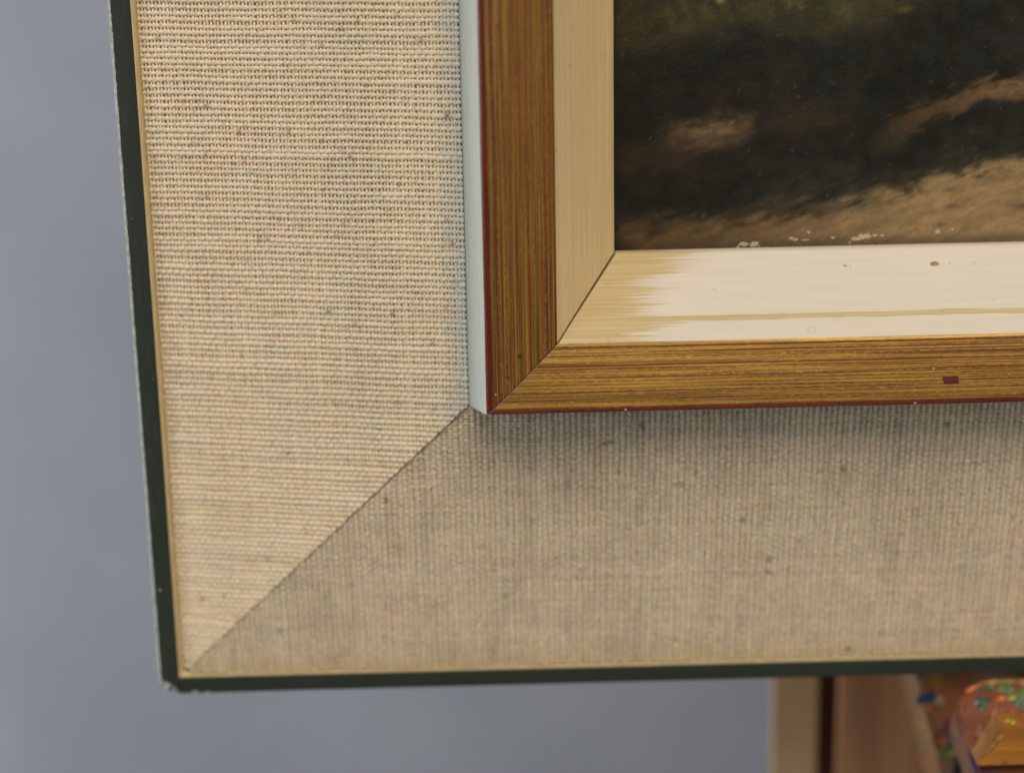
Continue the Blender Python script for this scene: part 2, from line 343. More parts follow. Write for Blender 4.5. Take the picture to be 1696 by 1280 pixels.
def tube(S, Tt, Hh, R, flat, axis, ns):
    """strand centreline (S,T) in the slope's plane, height Hh along its normal; ring of ns"""
    n = len(S); out = np.zeros((n, ns, 3))
    for q in range(ns):
        a = 2*math.pi*q/ns + math.pi/ns
        du, dh = np.cos(a)*R, np.sin(a)*R*flat
        h = Hh+dh
        s = S+(du if axis == 't' else 0); t = Tt+(0 if axis == 't' else du)
        z = zC + (s-sC)*slope
        out[:, q, 0] = s + h*NS; out[:, q, 1] = t; out[:, q, 2] = z + h*NZ
    return out.reshape(-1, 3)
def tube_faces(n, ns, base):
    a = np.arange(n-1)[:, None]*ns; q = np.arange(ns)[None, :]; q2 = (q+1) % ns
    F = np.stack([a+q, a+q2, a+ns+q2, a+ns+q], -1).reshape(-1, 4)
    return F+base
def weave(k, tmax, seed, dirt, spots):
    global rng
    rng = np.random.default_rng(seed)
    res = {}
    L0 = sC+.05; L1 = sD+.05
    # shared wander so both thread systems bend together
    def shade(S, Tt, basec, n):
        b = blotA(S+seed*31, Tt)*.5+blotB(S, Tt+seed*17)*.3+blotC(S+seed*5, Tt)*.2
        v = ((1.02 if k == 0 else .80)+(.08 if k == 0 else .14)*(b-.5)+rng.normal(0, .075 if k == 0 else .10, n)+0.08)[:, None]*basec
        hue = (blotB(S+70, Tt+seed*3)-.5)[:, None]*np.array([.04, -.005, -.05])+(blotC(S+33, Tt+9)-.5)[:, None]*np.array([.04, -.015, .02])
        v = v*(1+hue)
        d = dirt*np.clip(blotA(S+111, Tt+40+seed)*.5+blotB(S*.55+5, Tt+80)*.6-.46, 0, 1)[:, None]
        v = v*(1-d*1.3)+np.array([.20, .17, .14])*d*1.3*.6
        # glue stain beside the slip, pale paint smeared beside the inner side
        y = np.clip(1-(S-sC)/((1.3 if k == 0 else 3.2)+1.4*blotB(Tt, S*0+3)), 0, 1)[:, None]*(.75 if k == 0 else .6)
        v = v*(1-y)+np.array([.60, .42, .20])*y
        if k == 0:
            w = np.clip(1.35-(sD-S)/(1.5+2.8*blotC(Tt*.8, S*0+8)), 0, 1)[:, None]*.85
            v = v*(1-w)+np.array([.66, .655, .59])*w
        near = [q for q in spots if q[0]+1 > S.min() and q[0]-1 < S.max() and q[1]+1 > Tt.min() and q[1]-1 < Tt.max()]
        for (ss, tt, r, cc) in near:
            e = np.clip(1.3-np.hypot((S-ss)/(1.9 if r < .6 else 1.3), Tt-tt)/(r*.8), 0, 1)[:, None]*.9
            v = v*(1-e)+np.array(cc)*e
        return np.clip(v, .01, .9)
    fr = np.random.default_rng(seed+50)
    spots = list(spots)+[(fr.uniform(6, 59), fr.uniform(8, tmax-5), fr.uniform(.16, .42), [BR, (.30, .19, .11), (.36, .22, .14), (.22, .17, .13), (.40, .20, .12)][fr.integers(5)]) for _ in range(150)]
    # ---- wefts (thick, run across the slope)
    V, F, Cc = [], [], []; base = 0; ns = 6
    i = 0; t = sC+.5
    tw = lambda S, i: .05*np.sin(S*.21+i*.11)+.03*np.sin(S*.55+i*.23)
    wpos = []
    while t < tmax:
        wpos.append(t); 
        L_end = min(L1, t+.45)
        step = PJ/2; n = int((L_end-L0)/step)
        rr = .395*(1+np.clip(rng.normal(0, .09), -.18, .22))
        if n >= 3:
            S = L0+np.arange(n+1)*step; S[-1] = L_end
            m = len(S)
            wob = smooth1(m, 26, .045)+smooth1(m, 6, .028)+tw(S, i)*.8
            R = rr*(1+smooth1(m, 14, .10)+smooth1(m, 4, .05)+(.16 if k == 0 else .24)*np.cos(np.pi*(np.arange(m)*.5+i)))
            if rng.random() < .45:      # a slub
                c = rng.uniform(0, m); R *= 1+rng.uniform(.2, .55)*np.exp(-((np.arange(m)-c)/rng.uniform(5, 22))**2)
            R = np.clip(R, .22, .54)
            Hh = (.115 if k == 0 else .15)*np.cos(np.pi*(np.arange(m)*.5+i))+.02
            Tt = np.full(m, t)+wob
            bc = np.array([.77, .635, .455])*(1+rng.normal(0, .035))*(1+np.array([rng.normal(0, .015), 0, rng.normal(0, .03)]))
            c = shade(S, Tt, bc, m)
            paler = np.clip((R-.30)*2.2, 0, .4)[:, None]; c = c*(1-paler)+np.array([.74, .64, .48])*paler  # thicker yarn and slubs get a paler colour
            vv = tube(S, Tt, Hh, R, .82, 's', ns); vv[:, 0] = np.minimum(vv[:, 0], vv[:, 1]-(.05+.30*(vv[:, 1]/60)**1.2)-.05*np.sin(vv[:, 1]*2.1)**2); V.append(vv); F.append(tube_faces(m, ns, base)); Cc.append(np.repeat(c, ns, 0)); base += m*ns
        t += PW*((.87 if k == 0 else .94)+(.13 if k == 0 else .06)*min(1, max(0, (t-15)/60)))*(1+np.clip(rng.normal(0, .045), -.1, .12)); i += 1
    res['weft_threads'] = (V, F, Cc)
    # ---- warps (thin, run along the rail)
    V, F, Cc = [], [], []; base = 0; ns = 5
    wpos = np.array(wpos); nw = len(wpos)
    tt_all = np.empty(2*nw-1); tt_all[0::2] = wpos; tt_all[1::2] = (wpos[1:]+wpos[:-1])/2
    idx = np.arange(2*nw-1)*.5
    J = int((L1-L0)/PJ)
    for j in range(J+1):
        s0 = L0+.16+j*PJ
        if s0 > L1-.12: break
        k0 = max(0, np.searchsorted(tt_all, s0-.5))
        tt = tt_all[k0:].copy(); ii = idx[k0:]; m = len(tt)
        pass
        S = np.full(m, s0)+smooth1(m, 30, .05)+smooth1(m, 7, .022)
        R = .25*(1+rng.normal(0, .07))*(1+smooth1(m, 12, .10)+smooth1(m, 3, .05)); R = np.clip(R, .15, .30)
        Hh = -(.17 if k == 0 else .26)*np.cos(np.pi*(ii+j))+(.05 if k == 0 else .09)
        tt = tt + tw(S, ii)*.8
        bc = np.array([.76, .615, .44])*(1+rng.normal(0, .035))*(1+np.array([rng.normal(0, .02), 0, rng.normal(0, .03)]))
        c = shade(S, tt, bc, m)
        vv = tube(S, tt, Hh, R, .9, 't', ns); vv[:, 1] = np.maximum(vv[:, 1], vv[:, 0]+.05+.14*(vv[:, 0]/60)**1.5); V.append(vv); F.append(tube_faces(m, ns, base)); Cc.append(np.repeat(c, ns, 0)); base += m*ns
    res['warp_threads'] = (V, F, Cc)
    # ---- stray fibres standing off the cloth
    V, F, Cc = [], [], []; base = 0; ns = 3
    for q in range(900):
        s = rng.uniform(sC+1, sD-.5); t = rng.uniform(s+.5, tmax-6)
        if q < 90: s = sC+rng.uniform(.0, .8)
        m = 7; ang = rng.uniform(0, 6.28); ln = rng.uniform(.5, 2.2)*(1 if q > 14 else 1.6); bend = rng.normal(0, .9)
        u = np.linspace(0, 1, m); A = ang+bend*u*2
        S = s+np.cumsum(np.cos(A))*ln/m; Tt = t+np.cumsum(np.sin(A))*ln/m
        S = np.clip(S, sC-.3, sD)
        if k == 0 or k == 1: Tt = np.maximum(Tt, S+.1)
        Hh = .30+.35*np.sin(u*math.pi)*rng.uniform(.3, 1)
        dark = rng.random() < .14
        bc = np.array([.16, .10, .07]) if dark else np.array([.64, .55, .42])
        if rng.random() < .12: bc = np.array([.45, .20, .12])
        V.append(tube(S, Tt, Hh, np.full(m, .028), 1, 's', ns)); F.append(tube_faces(m, ns, base)); Cc.append(np.tile(bc, (m*ns, 1))); base += m*ns
    res['stray_fibres'] = (V, F, Cc)
    for name, (V, F, Cc) in res.items():
        V = np.concatenate(V); F = np.concatenate(F); Cc = np.concatenate(Cc)
        if k == 1: V = V[:, [1, 0, 2]]; F = F[:, ::-1]
        if name == 'warp_threads': F = F[:, ::-1]
        nf = len(F)
        me = mesh_raw(name, V*MM, F.ravel(), np.arange(nf)*4, np.full(nf, 4))
        ca = me.color_attributes.new('Col', 'FLOAT_COLOR', 'POINT')
        ca.data.foreach_set('color', np.concatenate([Cc, np.ones((len(Cc), 1))], 1).astype(np.float32).ravel())
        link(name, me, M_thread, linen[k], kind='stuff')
N = NT('linen_yarn', rough=.88, spec=.18)
N.b.inputs['Sheen Weight'].default_value = .12
P = N.obj()
fl = N.noise(P, 5200.0, 2.0, .6)
N.base(N.mix(N.step(fl, .3, .7, .0, .30), N.attr('Col', 'Color'), (0.30, 0.22, 0.15, 1)))
N.bump(fl, .35, .00008); M_thread = N.m
DK = (.04, .035, .03); BR = (.16, .09, .05)
weave(0, 172, 3, .04, [(57.7, 112.1, .62, DK), (12.7, 107, .30, DK), (43.7, 54.8, .42, (.12, .10, .07)), (35.7, 107.1, .3, BR), (10.3, 49.6, .3, BR),
      (35.6, 76.8, .42, BR), (51.5, 71, .30, (.34, .16, .08)), (53.5, 125, .4, (.40, .19, .10)), (49.5, 129, .35, (.4, .2, .1)), (30, 92, .3, (.3, .17, .1)), (24, 70, .3, BR)])
weave(1, 205, 5, .32, [(41.1, 44.5, .50, DK), (51.9, 84.15, .42, DK), (52.1, 85.4, .38, DK), (51.3, 83.0, .33, DK), (55.4, 90.8, .62, (.13, .08, .05)), (54.6, 91.3, .45, BR),
      (23.85, 114.9, .8, (.20, .12, .085)), (26.5, 115.2, .55, (.24, .15, .1)), (23.6, 79.5, .62, (.12, .08, .06)), (25.2, 80.1, .45, (.22, .14, .1)), (5.9, 131.3, .85, (.26, .14, .10)),
      (43.7, 77.6, .55, (.24, .15, .1)), (46.5, 78.3, .5, (.28, .18, .12)), (43.1, 98.5, .5, (.2, .13, .08)), (31, 62, .4, BR), (36, 71, .5, (.25, .17, .12)), (28, 103, .4, (.32, .17, .1)),
      (35, 110, .45, (.25, .17, .11)), (47, 140, .45, (.22, .15, .1)), (20, 66, .45, (.22, .15, .11)), (12, 90, .4, (.28, .19, .13)), (54, 146, .5, (.24, .13, .09))])

# ================================================================ the oil painting behind the opening
def build_painting():
    r = np.random.default_rng(11)
    xs = np.concatenate([np.arange(85.2, 168, .20), np.linspace(168.5, W_-85.2, 60)])
    ys = np.concatenate([np.arange(85.2, 138, .20), np.linspace(138.5, H_-85.2, 50)])
    X, Y = np.meshgrid(xs, ys)
    U = 1015+(X-86.2)*681/73.2; Vp = 415-(Y-86.05)*412/43.9
    def fbm(x, y, seed, octs, g=.5):
        o = 0; a = 1; tot = 0
        for i in range(octs):
            o = o+a*grid2(1.0/(2**i), seed+i)(x, y); tot += a; a *= g
        return o/tot
    # brush direction: strokes climb gently to the right
    ca, sa = math.cos(.34), math.sin(.34)
    A = (X*ca+Y*sa); B = (-X*sa+Y*ca)
    st1 = fbm(A*.28, B*1.3, 40, 4, .6)-.5; st2 = fbm(A*1.1, B*3.2, 60, 3, .6)-.5; cloud = fbm(X*.11, Y*.16, 80, 4)-.5; fine = fbm(X*2.0, Y*2.0, 90, 2)-.5
    vert = fbm(X*.9, Y*.35, 120, 4, .6)-.5
    w1 = U+cloud*60+st1*40; w2 = Vp+cloud*46+st1*40+st2*16
    sm = lambda v, a, b: (lambda q: q*q*(3-2*q))(np.clip((v-a)/(b-a), 0, 1))
    C = np.zeros(X.shape+(3,)); C[:] = (31, 30, 25)
    C += (cloud*9+st2*8+fine*5)[..., None]
    tint = fbm(X*.22, Y*.35, 150, 3)-.5; C += tint[..., None]*np.array((16, 6, -4))+(vert*8)[..., None]*np.array((.4, 1, .4))
    def over(C, col, m): return C*(1-m[..., None])+np.array(col)*m[..., None]
    # grass along the top
    wg = Vp+vert*50+cloud*60
    gl = np.interp(U, [1000, 1090, 1180, 1240, 1310, 1360, 1430, 1490, 1700], [96, 92, 74, 66, 66, 80, 68, 26, -6])
    g = sm(gl-wg, -18, 34)
    gr = np.clip(.55+vert*.9+cloud*.8+st2*.7, 0, 1)
    C = over(C, (74, 70, 42), g*gr*.9); C = over(C, (52, 50, 32), g*(1-gr)*.85)
    C = over(C, (98, 94, 52), g*sm(vert+st2*.5, .10, .38)*.5)
    C = over(C, (70, 50, 33), sm(1090-w1, 0, 70)*sm(120-w2, 0, 60)*.35)
    leaf = np.clip(1-(np.abs(U-1187)/11)**2-(np.maximum(Vp-(-8), 0)/20)**2, 0, 1); C = over(C, (134, 130, 72), sm(leaf, 0, .5)*.8)
    for (u, v, ru, rv, cc, al) in ((1480, 24, 16, 7, (100, 84, 56), .8), (1395, 35, 8, 12, (76, 76, 48), .5), (1130, 45, 12, 7, (88, 76, 56), .5), (1138, 40, 18, 10, (74, 62, 44), .45),
                                 (1400, 12, 45, 18, (74, 74, 42), .5), (1465, 245, 26, 14, (58, 54, 32), .7), (1365, 205, 22, 9, (56, 50, 32), .6)):
        m = np.exp(-((U+st1*20-u)/ru)**2-((Vp+st2*14-v)/rv)**2); C = over(C, cc, m*al)
    # bluish lifted patch on the right
    C = over(C, (52, 54, 56), np.exp(-((U-1720)/70)**2-((Vp-82)/30)**2)*.6)
    # first brown bank
    m = np.exp(-((U-(1180))/82)**2-((w2-(216-(U-1195)*.12))/27)**2)*sm(1258-w1, -6, 14)
    C = over(C, (78, 61, 43), m*.95); C = over(C, (118, 98, 72), np.clip(m*1.3-.25, 0, 1)*np.clip(.6+st2*2.2, 0, 1))
    m = np.exp(-((U-1070)/85)**2-((w2-258)/24)**2); C = over(C, (58, 44, 31), m*.65)
    m = np.exp(-((U-1320)/60)**2-((w2-(203-(U-1320)*.15))/18)**2); C = over(C, (58, 46, 32), m*.75)
    # second brown bank climbing right
    cy = np.interp(U, [1420, 1480, 1560, 1640, 1700], [222, 200, 172, 156, 160]); hw = np.interp(U, [1420, 1500, 1600, 1700], [13, 25, 27, 26])
    m = sm(1-np.abs(w2-cy)/hw, -.1, .5)*sm(w1, 1410, 1500)
    C = over(C, (72, 54, 37), m*.95); C = over(C, (124, 100, 70), m*sm(U, 1470, 1690)*np.clip(.62+st2*2.0+st1, 0, 1))
    # ground
    gy = np.interp(U, [1000, 1060, 1120, 1200, 1300, 1380, 1440, 1480, 1510, 1560, 1640, 1700], [372, 368, 352, 348, 338, 330, 325, 318, 300, 285, 283, 268])
    pre = sm(w2-gy, -52, -8)*sm(U, 1180, 1300)*.6
    C = over(C, (60, 60, 44), pre*np.clip(.6+st1*1.5, 0, 1))
    m = sm(w2-gy, -12, 22)
    rt = sm(U, 1100, 1560)[..., None]
    gcol = np.array((88, 70, 47))*(1-rt)+np.array((138, 114, 80))*rt
    gcol = gcol*(1+(st2*.30+st1*.40+fine*.10)[..., None])
    C = C*(1-m[..., None])+gcol*m[..., None]
    C = over(C, (62, 56, 40), m*sm(gy+42-w2, 0, 30)*(1-rt[..., 0])*.55)
    for (u, v, ru, rv) in ((1258, 353, 55, 10), (1215, 367, 24, 8), (1330, 346, 40, 5), (1075, 372, 22, 6), (1085, 390, 20, 7), (1500, 318, 26, 6), (1595, 286, 26, 5)):
        mm = np.exp(-((U+st1*16-u)/ru)**2-((w2-v)/rv)**2); C = over(C, (38, 29, 22), mm*.8)
    mm = np.exp(-((U-1600)/130)**2-((Vp-330)/26)**2); C = over(C, (150, 124, 88), mm*.35*np.clip(.5+st1*2, 0, 1))
    for (u, v, ru, rv) in ((1572, 350, 10, 3), (1570, 322, 8, 3), (1555, 381, 8, 3), (1400, 367, 3, 3), (1690, 352, 12, 4)):
        mm = np.exp(-((U-u+(Vp-v)*1.2)/ru)**2-((Vp-v)/rv)**2); C = over(C, (66, 54, 38), mm*.75)
    C = over(C, (58, 48, 38), sm(Vp, 392, 412)*.55)
    C = over(C, (24, 21, 18), sm(1075-U, 0, 60)*sm(Vp, 385, 412)*.8)
    C = over(C, (24, 22, 19), sm(1034-U, 0, 20)*.5)
    # losses showing white along the bottom, dust specks over the dark
    def blur(A, n):
        for ax in (0, 1):
            for _ in range(n): A = .5*A+.25*(np.roll(A, 1, ax)+np.roll(A, -1, ax))
        return A
    C = blur(C, 6)*.58+C*.42
    wv = np.sin(X*2*math.pi/.9)*np.sin(Y*2*math.pi/.9); C = C*(1+.022*wv[..., None])
    flk = np.zeros(X.shape)
    for (u, v, ru, rv) in ((1230, 407, 9, 4), (1249, 408, 7, 6), (1257, 411, 4, 2), (1222, 412, 4, 2), (1308, 399, 6, 3), (1316, 401, 5, 3), (1332, 402, 8, 2), (1338, 388, 3, 3), (1420, 402, 12, 3.5), (1434, 399, 9, 4), (1426, 397, 6, 3),
                         (1407, 409, 4, 1.6), (1449, 397, 4, 2), (1460, 398, 3, 3), (1551, 394, 5, 3.5), (1576, 390, 2, 2), (1378, 399, 5, 2), (1362, 402, 3, 2)):
        q = 1-((U-u)/ru)**2-((Vp-v)/rv)**2+fine*1.6+st2*1.2
        C = over(C, (186, 172, 154), sm(q, .05, .6)*.8); flk = np.maximum(flk, sm(q, .0, .6))
    C = np.clip(C, 4, 255)
    for _ in range(300):
        u = r.uniform(1018, 1700); v = r.uniform(0, 400); rr = r.uniform(.7, 1.7); b = r.uniform(.08, .42)
        a = r.uniform(0, 3.14); du = (U-u)*math.cos(a)+(Vp-v)*math.sin(a); dv = -(U-u)*math.sin(a)+(Vp-v)*math.cos(a)
        i0 = np.searchsorted(xs, 86.2+(u-1015)*73.2/681); j0 = np.searchsorted(ys, 86.05+(415-v)*43.9/412)
        sl = (slice(max(j0-10, 0), j0+10), slice(max(i0-10, 0), i0+10))
        mm = np.exp(-(du[sl]/(rr*r.choice([1, 1, 2.6])))**2-(dv[sl]/rr)**2)*b
        C[sl] = C[sl]*(1-mm[..., None])+np.array((120, 112, 104))*mm[..., None]
    lin = np.where(C/255 <= .04045, C/255/12.92, ((C/255+.055)/1.055)**2.4)*1.08
    ny, nx = X.shape
    Z = (4.35+.05*st2+.03*st1+.02*fine+.12*flk+.018*wv)
    V = np.stack([X, Y, Z], -1).reshape(-1, 3)
    # closed slab: front grid, back sheet and edges
    idx = np.arange(nx*ny).reshape(ny, nx)
    F = np.stack([idx[:-1, :-1], idx[:-1, 1:], idx[1:, 1:], idx[1:, :-1]], -1).reshape(-1, 4)
    nb = len(V); zb = 1.2
    back4 = np.array([[xs[0], ys[0], zb], [xs[-1], ys[0], zb], [xs[-1], ys[-1], zb], [xs[0], ys[-1], zb]])
    V = np.concatenate([V, back4])
    loops = list(F.ravel()); starts = list(np.arange(len(F))*4); totals = [4]*len(F)
    rims = [list(idx[0, :][::-1])+[nb, nb+1], list(idx[:, -1][::-1])+[nb+1, nb+2], list(idx[-1, :])+[nb+2, nb+3], list(idx[:, 0])+[nb+3, nb], [nb+3, nb+2, nb+1, nb]]
    for f in rims: starts.append(len(loops)); totals.append(len(f)); loops += [int(q) for q in f]
    me = mesh_raw('oil_painting', V*MM, loops, starts, totals)
    lin = np.concatenate([lin.reshape(-1, 3), np.full((4, 3), .1)])
    ca = me.color_attributes.new('Col', 'FLOAT_COLOR', 'POINT')
    ca.data.foreach_set('color', np.concatenate([lin, np.ones((len(lin), 1))], 1).astype(np.float32).ravel())
    sharp_by_angle(me, 40)
    N = NT('old_oil_paint', rough=.45, spec=.25)
    P = N.obj(); n = N.noise(P, 2600.0, 3.0, .6)
    c = N.mix(N.step(n, .25, .75, .0, .35), N.attr('Col', 'Color'), N.mix(1.0, N.attr('Col', 'Color'), (0.55, 0.52, 0.5, 1), 'MULTIPLY'))
    N.base(c)
    N.bump(N.noise(P, 1500.0, 4.0, .65), .55, .00015); N.rough(N.step(N.noise(P, 300.0, 3.0), .3, .7, .36, .55))
    o = link('oil_painting', me, N.m); o.matrix_world = T
    o['label'] = 'dark landscape painting of brown ground and grass inside the cream inner moulding'; o['category'] = 'painting'
build_painting()

# ================================================================ easel behind and under the frame
def wood(name, c1, c2, rough=.55, axis=1, scale=1.0, stain=None, spec=.4):
    N = NT(name, rough=rough, spec=spec); x, y, z = N.sep(N.obj())
    a, b = (x, y) if axis == 1 else (y, x)
    v = N.comb(N.math('MULTIPLY', a, 420*scale), N.math('MULTIPLY', b, 26*scale), N.math('MULTIPLY', z, 420*scale))
    n = N.noise(v, 1.0, 5.0, .6, .4); n2 = N.noise(v, .22, 3.0, .5, .8)
    c = N.mix(N.step(n, .3, .7), c1, c2)
    c = N.mix(N.math('MULTIPLY', N.step(n2, .42, .62), .5), c, tuple(q*.55 for q in c1[:3])+(1,))
    if stain:
        P = N.obj()
        for i, (sc_, lo, hi, cc) in enumerate(stain):
            m = N.noise(N.comb(N.math('ADD', x, i*.31), y, z), sc_, 4.0, .6)
            c = N.mix(N.math('MULTIPLY', N.step(m, lo, hi), .75), c, cc)
    N.base(c); N.bump(n, .3, .0003); return N.m
M_post = wood('pale_brown_post', (0.56, 0.345, 0.175, 1), (0.62, 0.395, 0.21, 1), .6, 1, .5)
M_mast = wood('red_brown_board', (0.44, 0.205, 0.09, 1), (0.56, 0.275, 0.125, 1), .5, 1, .5)
M_bracket = wood('stained_bracket_wood', (0.19, 0.115, 0.07, 1), (0.28, 0.17, 0.10, 1), .32, 1, .8, [(110, .50, .58, (0.34, 0.085, 0.03, 1)), (170, .55, .61, (0.45, 0.22, 0.04, 1)), (80, .55, .63, (0.13, 0.10, 0.08, 1)), (230, .60, .64, (0.10, 0.17, 0.04, 1))])
M_tray = wood('paint_stained_tray_wood', (0.15, 0.042, 0.016, 1), (0.23, 0.075, 0.024, 1), .36, 0, .8, [(90, .55, .64, (0.33, 0.115, 0.03, 1)), (60, .55, .66, (0.10, 0.05, 0.035, 1)), (110, .56, .63, (0.10, 0.035, 0.06, 1)), (120, .60, .66, (0.10, 0.15, 0.03, 1))])
M_lipw = wood('golden_ledge_wood', (0.30, 0.115, 0.018, 1), (0.48, 0.20, 0.030, 1), .42, 0, 1.6, [(160, .60, .68, (0.20, 0.07, 0.03, 1))])
M_slot = wood('dark_slot_board', (0.17, 0.070, 0.036, 1), (0.22, 0.095, 0.050, 1), .8, 1, .5)
easel = thing('easel', 'wooden easel with paint daubed ledge holding up the framed picture from below', 'easel')
def prism(name, pts, axis_vec, depth, mat, parent, bevel=.5, seg=2, origin=None, **props):
    """pts: list of 3-D points (mm) of one face; extruded along axis_vec*depth"""
    bm = bmesh.new(); vs = [bm.verts.new(Vector(p)*MM) for p in pts]
    f = bm.faces.new(vs); r = bmesh.ops.extrude_face_region(bm, geom=[f]); d = Vector(axis_vec).normalized()*depth*MM
    bmesh.ops.translate(bm, vec=d, verts=[g for g in r['geom'] if isinstance(g, bmesh.types.BMVert)])
    bmesh.ops.recalc_face_normals(bm, faces=bm.faces[:])
    bmesh.ops.bevel(bm, geom=bm.edges[:], offset=bevel*MM, segments=seg, affect='EDGES', clamp_overlap=True)
    me = bpy.data.meshes.new(name); bm.to_mesh(me); bm.free()
    me.polygons.foreach_set('use_smooth', np.full(len(me.polygons), True)); sharp_by_angle(me, 40)
    return link(name, me, mat, parent, **props)
CX = W_/2
def mir(pts): return [(2*CX-x, y, z) for (x, y, z) in pts]
def box4(x0, x1, y0, y1, z): return [(x0, y0, z), (x1, y0, z), (x1, y1, z), (x0, y1, z)]
FLOOR_Y = -(0.90/math.cos(math.radians(6)))*1000 + 8
for m_ in (lambda p: p, mir):
    prism('side_post', m_(box4(128.4, 138.9, FLOOR_Y, 520, -75)), (0, 0, -1), 3, M_post, easel, .4)
prism('mast_board', box4(142.6, 2*CX-142.6, FLOOR_Y+40, 480, -68), (0, 0, -1), 3.5, M_mast, easel, .4)
prism('cross_board', box4(133, 2*CX-133, -170, 60, -81), (0, 0, -1), 12, M_slot, easel, 1.2)
prism('cross_board', box4(133, 2*CX-133, 300, 360, -81), (0, 0, -1), 12, M_slot, easel, 1.2)
A_pts = [(146.2, -.35, -12), (148.0, -9, -12), (153.4, -29.2, -12), (157.0, -44, -12), (190, -48, -12), (190, -.35, -12)]
nB = Vector((0, .806, .591))
B_pts = [(153.2, -12.6, 16.9), (150.9, -5.0, 6.45), (151.6, -3.6, 4.5), (152.6, -2.7, 3.3), (154.2, -1.8, 2.1), (156.6, -1.1, 1.1), (160.5, -.75, .65), (166, -.65, .5), (240, -.65, .5)]
B_full = B_pts + mir(B_pts[:-1])[::-1]
C_pts = [(152.1, -9.0, 20), (152.6, -9.25, 20), (2*CX-152.6, -9.25, 20), (2*CX-152.1, -9.0, 20), (2*CX-156.2, -1.2, 20), (156.2, -1.2, 20)]
br1 = prism('bracket', A_pts, (0, 0, -1), 34, M_bracket, easel, .6)
br2 = prism('bracket', mir(A_pts), (0, 0, -1), 34, M_bracket, easel, .6)
arm = prism('bracket_arm', box4(172, 2*CX-172, -40, -2, -14), (0, 0, -1), 52, M_mast, easel, .8)
tray = prism('ledge_tray', B_full, -nB, 9, M_tray, easel, .7, 3)
lipw = prism('ledge_front', C_pts, (0, 0, -1), 5.5, M_lipw, easel, .35, 2)
def paint_mat(name, c, rough=.35):
    N = NT(name, rough=rough, spec=.5); P = N.obj(); n = N.noise(P, 500.0, 4.0, .6)
    N.base(N.mix(N.step(n, .3, .7), tuple(q*.40 for q in c)+(1,), tuple(q*1.0 for q in c)+(1,))); N.bump(n, .6, .0005); return N.m
def daub(parent, p, n, ra, rb, c, label, th=.45, seed=0, rot=0.0):
    r = random.Random(seed); n = Vector(n).normalized(); ax = Vector((1, 0, 0)); ax = (ax-n*ax.dot(n)).normalized(); ay = n.cross(ax)
    ax, ay = ax*math.cos(rot)+ay*math.sin(rot), ay*math.cos(rot)-ax*math.sin(rot)
    bm = bmesh.new(); seg = 16; rings = []; ph = [r.uniform(0, 6.3) for _ in range(4)]
    for k, (rr, h) in enumerate(((1.0, -.35), (.93, .25), (.68, .8), (.35, 1.0))):
        ring = []
        for q in range(seg):
            a = 2*math.pi*q/seg; w = 1+.22*math.sin(2*a+ph[0])+.20*math.sin(3*a+ph[1])+.16*math.sin(5*a+ph[2])
            hh = th*h*(1+.35*math.sin(3*a+ph[3])*(1-rr)*2)
            ring.append(bm.verts.new((Vector(p)+ax*math.cos(a)*ra*rr*w+ay*math.sin(a)*rb*rr*w+n*hh)*MM))
        rings.append(ring)
    for k in range(3):
        for q in range(seg): bm.faces.new((rings[k][q], rings[k][(q+1) % seg], rings[k+1][(q+1) % seg], rings[k+1][q]))
    c0 = bm.verts.new((Vector(p)+n*th*.9)*MM)
    for q in range(seg): bm.faces.new((rings[3][q], rings[3][(q+1) % seg], c0))
    bm.faces.new(rings[0][::-1])
    bmesh.ops.recalc_face_normals(bm, faces=bm.faces[:])
    me = bpy.data.meshes.new('paint_daub'); bm.to_mesh(me); bm.free(); me.polygons.foreach_set('use_smooth', np.full(len(me.polygons), True))
    return link('paint_daub', me, PM.setdefault(tuple(c), paint_mat('oil_colour', c)), parent, label=label)
PM = {}
ORG, YLK, BLU, CRM, VRM, OCH = (.62, .17, .03), (.50, .24, .03), (.025, .07, .14), (.42, .33, .17), (.42, .10, .03), (.42, .24, .05)
BRK, GRN, YEL, LIM, BLK, TER = (.26, .06, .03), (.11, .17, .04), (.50, .42, .04), (.24, .28, .05), (.012, .02, .018), (.30, .11, .05)
DGR, TEA, OLV, MNT = (.035, .09, .045), (.06, .20, .15), (.30, .28, .04), (.28, .36, .30)
zf = (0, 0, 1)
for i, (x, y, ra, rb, c, lb, rot) in enumerate((
        (149.5, -7.9, 1.2, 1.3, ORG, 'bright orange paint daub', 0), (152.4, -7.6, 2.4, .9, YLK, 'yolk yellow paint smear', .1), (149.6, -10.9, 1.7, 1.7, BLU, 'dark blue paint daub', 0),
        (152.3, -11.5, 1.0, .8, CRM, 'cream paint daub', .3), (150.9, -13.3, 1.3, .7, VRM, 'red orange paint daub', .2), (152.8, -13.0, .8, 1.0, OCH, 'ochre paint daub', 0),
        (151.9, -19.9, .9, 2.4, BRK, 'brick red paint smear', .15), (154.2, -21.9, .6, 1.4, GRN, 'green paint streak', .4), (155.5, -23.1, 1.1, .7, YEL, 'yellow paint daub', .3),
        (153.2, -24.0, .9, 1.1, LIM, 'lime green paint daub', 0), (156.4, -26.9, .9, 2.0, BLK, 'dark gap done as a black green daub', .2), (158.6, -26.4, 1.3, .9, TER, 'terracotta paint daub', 0),  # black green patch: the dark of a gap put in as colour
        (153.6, -17.6, 1.0, 2.0, BRK, 'brick red paint smear', -.2))):
    daub(br1, (x, y, -12), zf, ra, rb, c, lb, .20, 100+i, rot)
